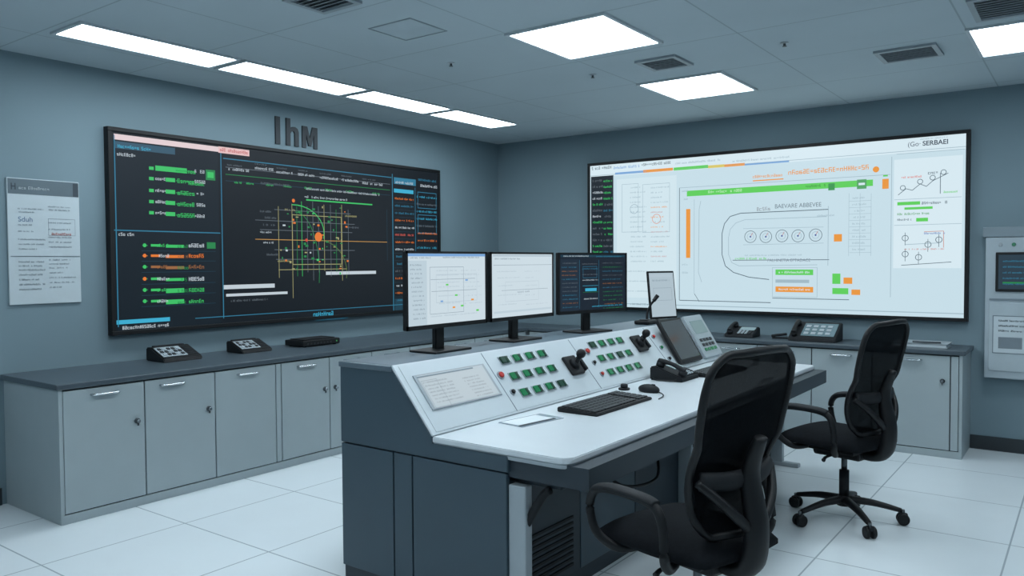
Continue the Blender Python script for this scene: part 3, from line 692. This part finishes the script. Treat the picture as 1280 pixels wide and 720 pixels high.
# ------------------------------------------------------------------ office chairs
def chair(loc, rot, bh=.645):
    o = B('office_chair', loc, rot)
    for k in range(5):
        a = math.radians(72*k+20)-rot; ca, sa = math.cos(a), math.sin(a)
        o.tube([(0.03*ca,.03*sa,.125), (.16*ca,.16*sa,.115), (.31*ca,.31*sa,.082)], [.030,.024,.016], blk, seg=10, flat=.8)
        cx, cy = .32*ca, .32*sa; tx, ty = -sa, ca
        o.cyl((cx,cy,.05), (cx,cy,.088), .010, chrome_d)
        for sgn in (-1,1):
            o.cyl((cx+tx*.008*sgn, cy+ty*.008*sgn, .034), (cx+tx*.030*sgn, cy+ty*.030*sgn, .034), .034, blk, seg=20, bev=.004)
        o.box((-.026,-.014,.04), (.026,.014,.068), blk2, .008, T=MX.Translation((cx,cy,0)) @ MX.Rotation(a, 4, 'Z'))
    o.cyl((0,0,.09), (0,0,.15), .045, blk, .035, bev=.004); o.cyl((0,0,.15), (0,0,.30), .028, blk2); o.cyl((0,0,.30), (0,0,.42), .017, chrome_d)
    o.box((-.14,-.09,.385), (.14,.09,.44), blk, .015); o.box((-.22,-.16,.43), (.14,.16,.452), blk2, .006)
    o.tube([(0,-.09,.41), (.0,-.20,.41), (.01,-.25,.40)], [.008,.008,.012], blk, seg=8); o.cyl((-.18,0,.40),(-.14,0,.40),.035,blk2)
    def seat(u, v, top):
        x = -.33+.54*u; e = 2*v-1; hw = .262-.03*max(0, u-.6)*2
        y = e*hw; ed = max(abs(e)**4, abs(2*u-1)**5)
        zz = (.545-.055*ed-.035*max(0,.28-u)*3+.008*math.cos(e*1.6)) if top else (.452+.02*ed)
        return V((x-.02*(1-e*e)*(1-2*u), y*(1-.10*abs(2*u-1)**6), zz))
    t = bmesh.new(); n = 18
    Gt = [[t.verts.new(seat(i/n, j/n, True)) for j in range(n+1)] for i in range(n+1)]; Gb = [[t.verts.new(seat(i/n, j/n, False)) for j in range(n+1)] for i in range(n+1)]
    for i in range(n):
        for j in range(n):
            t.faces.new((Gt[i][j], Gt[i+1][j], Gt[i+1][j+1], Gt[i][j+1])); t.faces.new((Gb[i][j], Gb[i][j+1], Gb[i+1][j+1], Gb[i+1][j]))
    for i in range(n):
        t.faces.new((Gt[i][0], Gb[i][0], Gb[i+1][0], Gt[i+1][0])); t.faces.new((Gt[i][n], Gt[i+1][n], Gb[i+1][n], Gb[i][n]))
        t.faces.new((Gt[0][i], Gt[0][i+1], Gb[0][i+1], Gb[0][i])); t.faces.new((Gt[n][i], Gb[n][i], Gb[n][i+1], Gt[n][i+1]))
    bmesh.ops.recalc_face_normals(t, faces=t.faces[:]); o.add(t, fab, True)
    def prof(t): return .195 - .035*math.sin(min(1, t/.5)*math.pi) + .14*max(0, t-.15)**1.2
    def hw(t):
        base = .165+.085*math.sin(min(1,t*1.25)*math.pi/2) if t < .8 else .25-.03*((t-.8)/.2)
        if t > .9: base -= .045*((t-.9)/.1)**2
        if t < .08: base -= .04*((.08-t)/.08)**2
        return base
    def back(u, v):
        e = 2*v-1; return V((prof(u)-.045*e*e, e*hw(u), .555+bh*u-.015*e*e*max(0,(u-.9)*10)))
    o.surf(back, 26, 12, mesh_m, .012)
    ed = [back(i/12, 1) for i in range(13)]+[back(1, 1-j/6) for j in range(1,6)]+[back(1-i/12, 0) for i in range(13)]+[back(0, j/6) for j in range(1,6)]
    o.tube(ed, .015, blk, seg=10, closed=True, sub=3)
    P3 = prof(.33)
    o.tube([V((P3-.01,-.20,.77)), V((P3+.03,-.1,.765)), V((P3+.04,0,.765)), V((P3+.03,.1,.765)), V((P3-.01,.20,.77))], .022, blk2, seg=10, flat=1.6)
    o.tube([(.08,0,.425), (.19,0,.42), (.25,0,.47), (.265,0,.60), (P3+.055,0,.78), (prof(.55)+.04,0,.92)], [.034,.034,.04,.038,.03,.02], blk, seg=12, up=(0,1,0), flat=1.5)
    for sg in (-1,1): o.tube([(.26,.02*sg,.58), (.25,.09*sg,.64), (.225,.15*sg,.70), (P3-.01,.215*sg,.77)], [.022,.02,.018,.016], blk, seg=8)
    for sg in (-1,1):
        y = .315*sg
        o.tube([(.06,.20*sg,.445), (.09,.27*sg,.45), (.11,y,.50), (.105,y,.59), (.08,y,.665), (.01,y,.692), (-.14,y,.695), (-.225,y,.68), (-.262,y,.635), (-.262,y,.57), (-.235,y*.96,.50), (-.18,.25*sg,.45), (-.15,.15*sg,.445)],
               [.018,.018,.018,.017,.018,.018,.018,.018,.018,.017,.017,.018,.018], blk, seg=10, sub=5)
        o.tube([(.07,y,.690), (.01,y,.700), (-.14,y,.702), (-.22,y,.688), (-.245,y,.665)], [.024,.03,.031,.028,.018], blk2, seg=12, flat=.5)
    return o.done()
chair((-1.215, 2.85, 0), -math.radians(16), .68)
chair((-1.18, 4.93, 0), -math.radians(15))

# ------------------------------------------------------------------ world + camera
w = bpy.data.worlds.new('world'); sc.world = w; w.use_nodes = True
w.node_tree.nodes['Background'].inputs[0].default_value = (.5,.6,.7,1); w.node_tree.nodes['Background'].inputs[1].default_value = .3
y, p, r = math.radians(36.328), math.radians(1.927), math.radians(-.324)
F = V((-math.sin(y)*math.cos(p), math.cos(y)*math.cos(p), -math.sin(p))); R = V((math.cos(y), math.sin(y), 0)); U = R.cross(F)
R2 = R*math.cos(r)+U*math.sin(r); U2 = -R*math.sin(r)+U*math.cos(r)
cd = bpy.data.cameras.new('camera'); cam = bpy.data.objects.new('camera', cd); bpy.context.collection.objects.link(cam)
cd.sensor_width = 36; cd.lens = 989.978/1280*36; cd.clip_start = .05
cam.matrix_world = MX(((R2.x,U2.x,-F.x,0), (R2.y,U2.y,-F.y,0), (R2.z,U2.z,-F.z,1.55), (0,0,0,1)))
sc.camera = cam
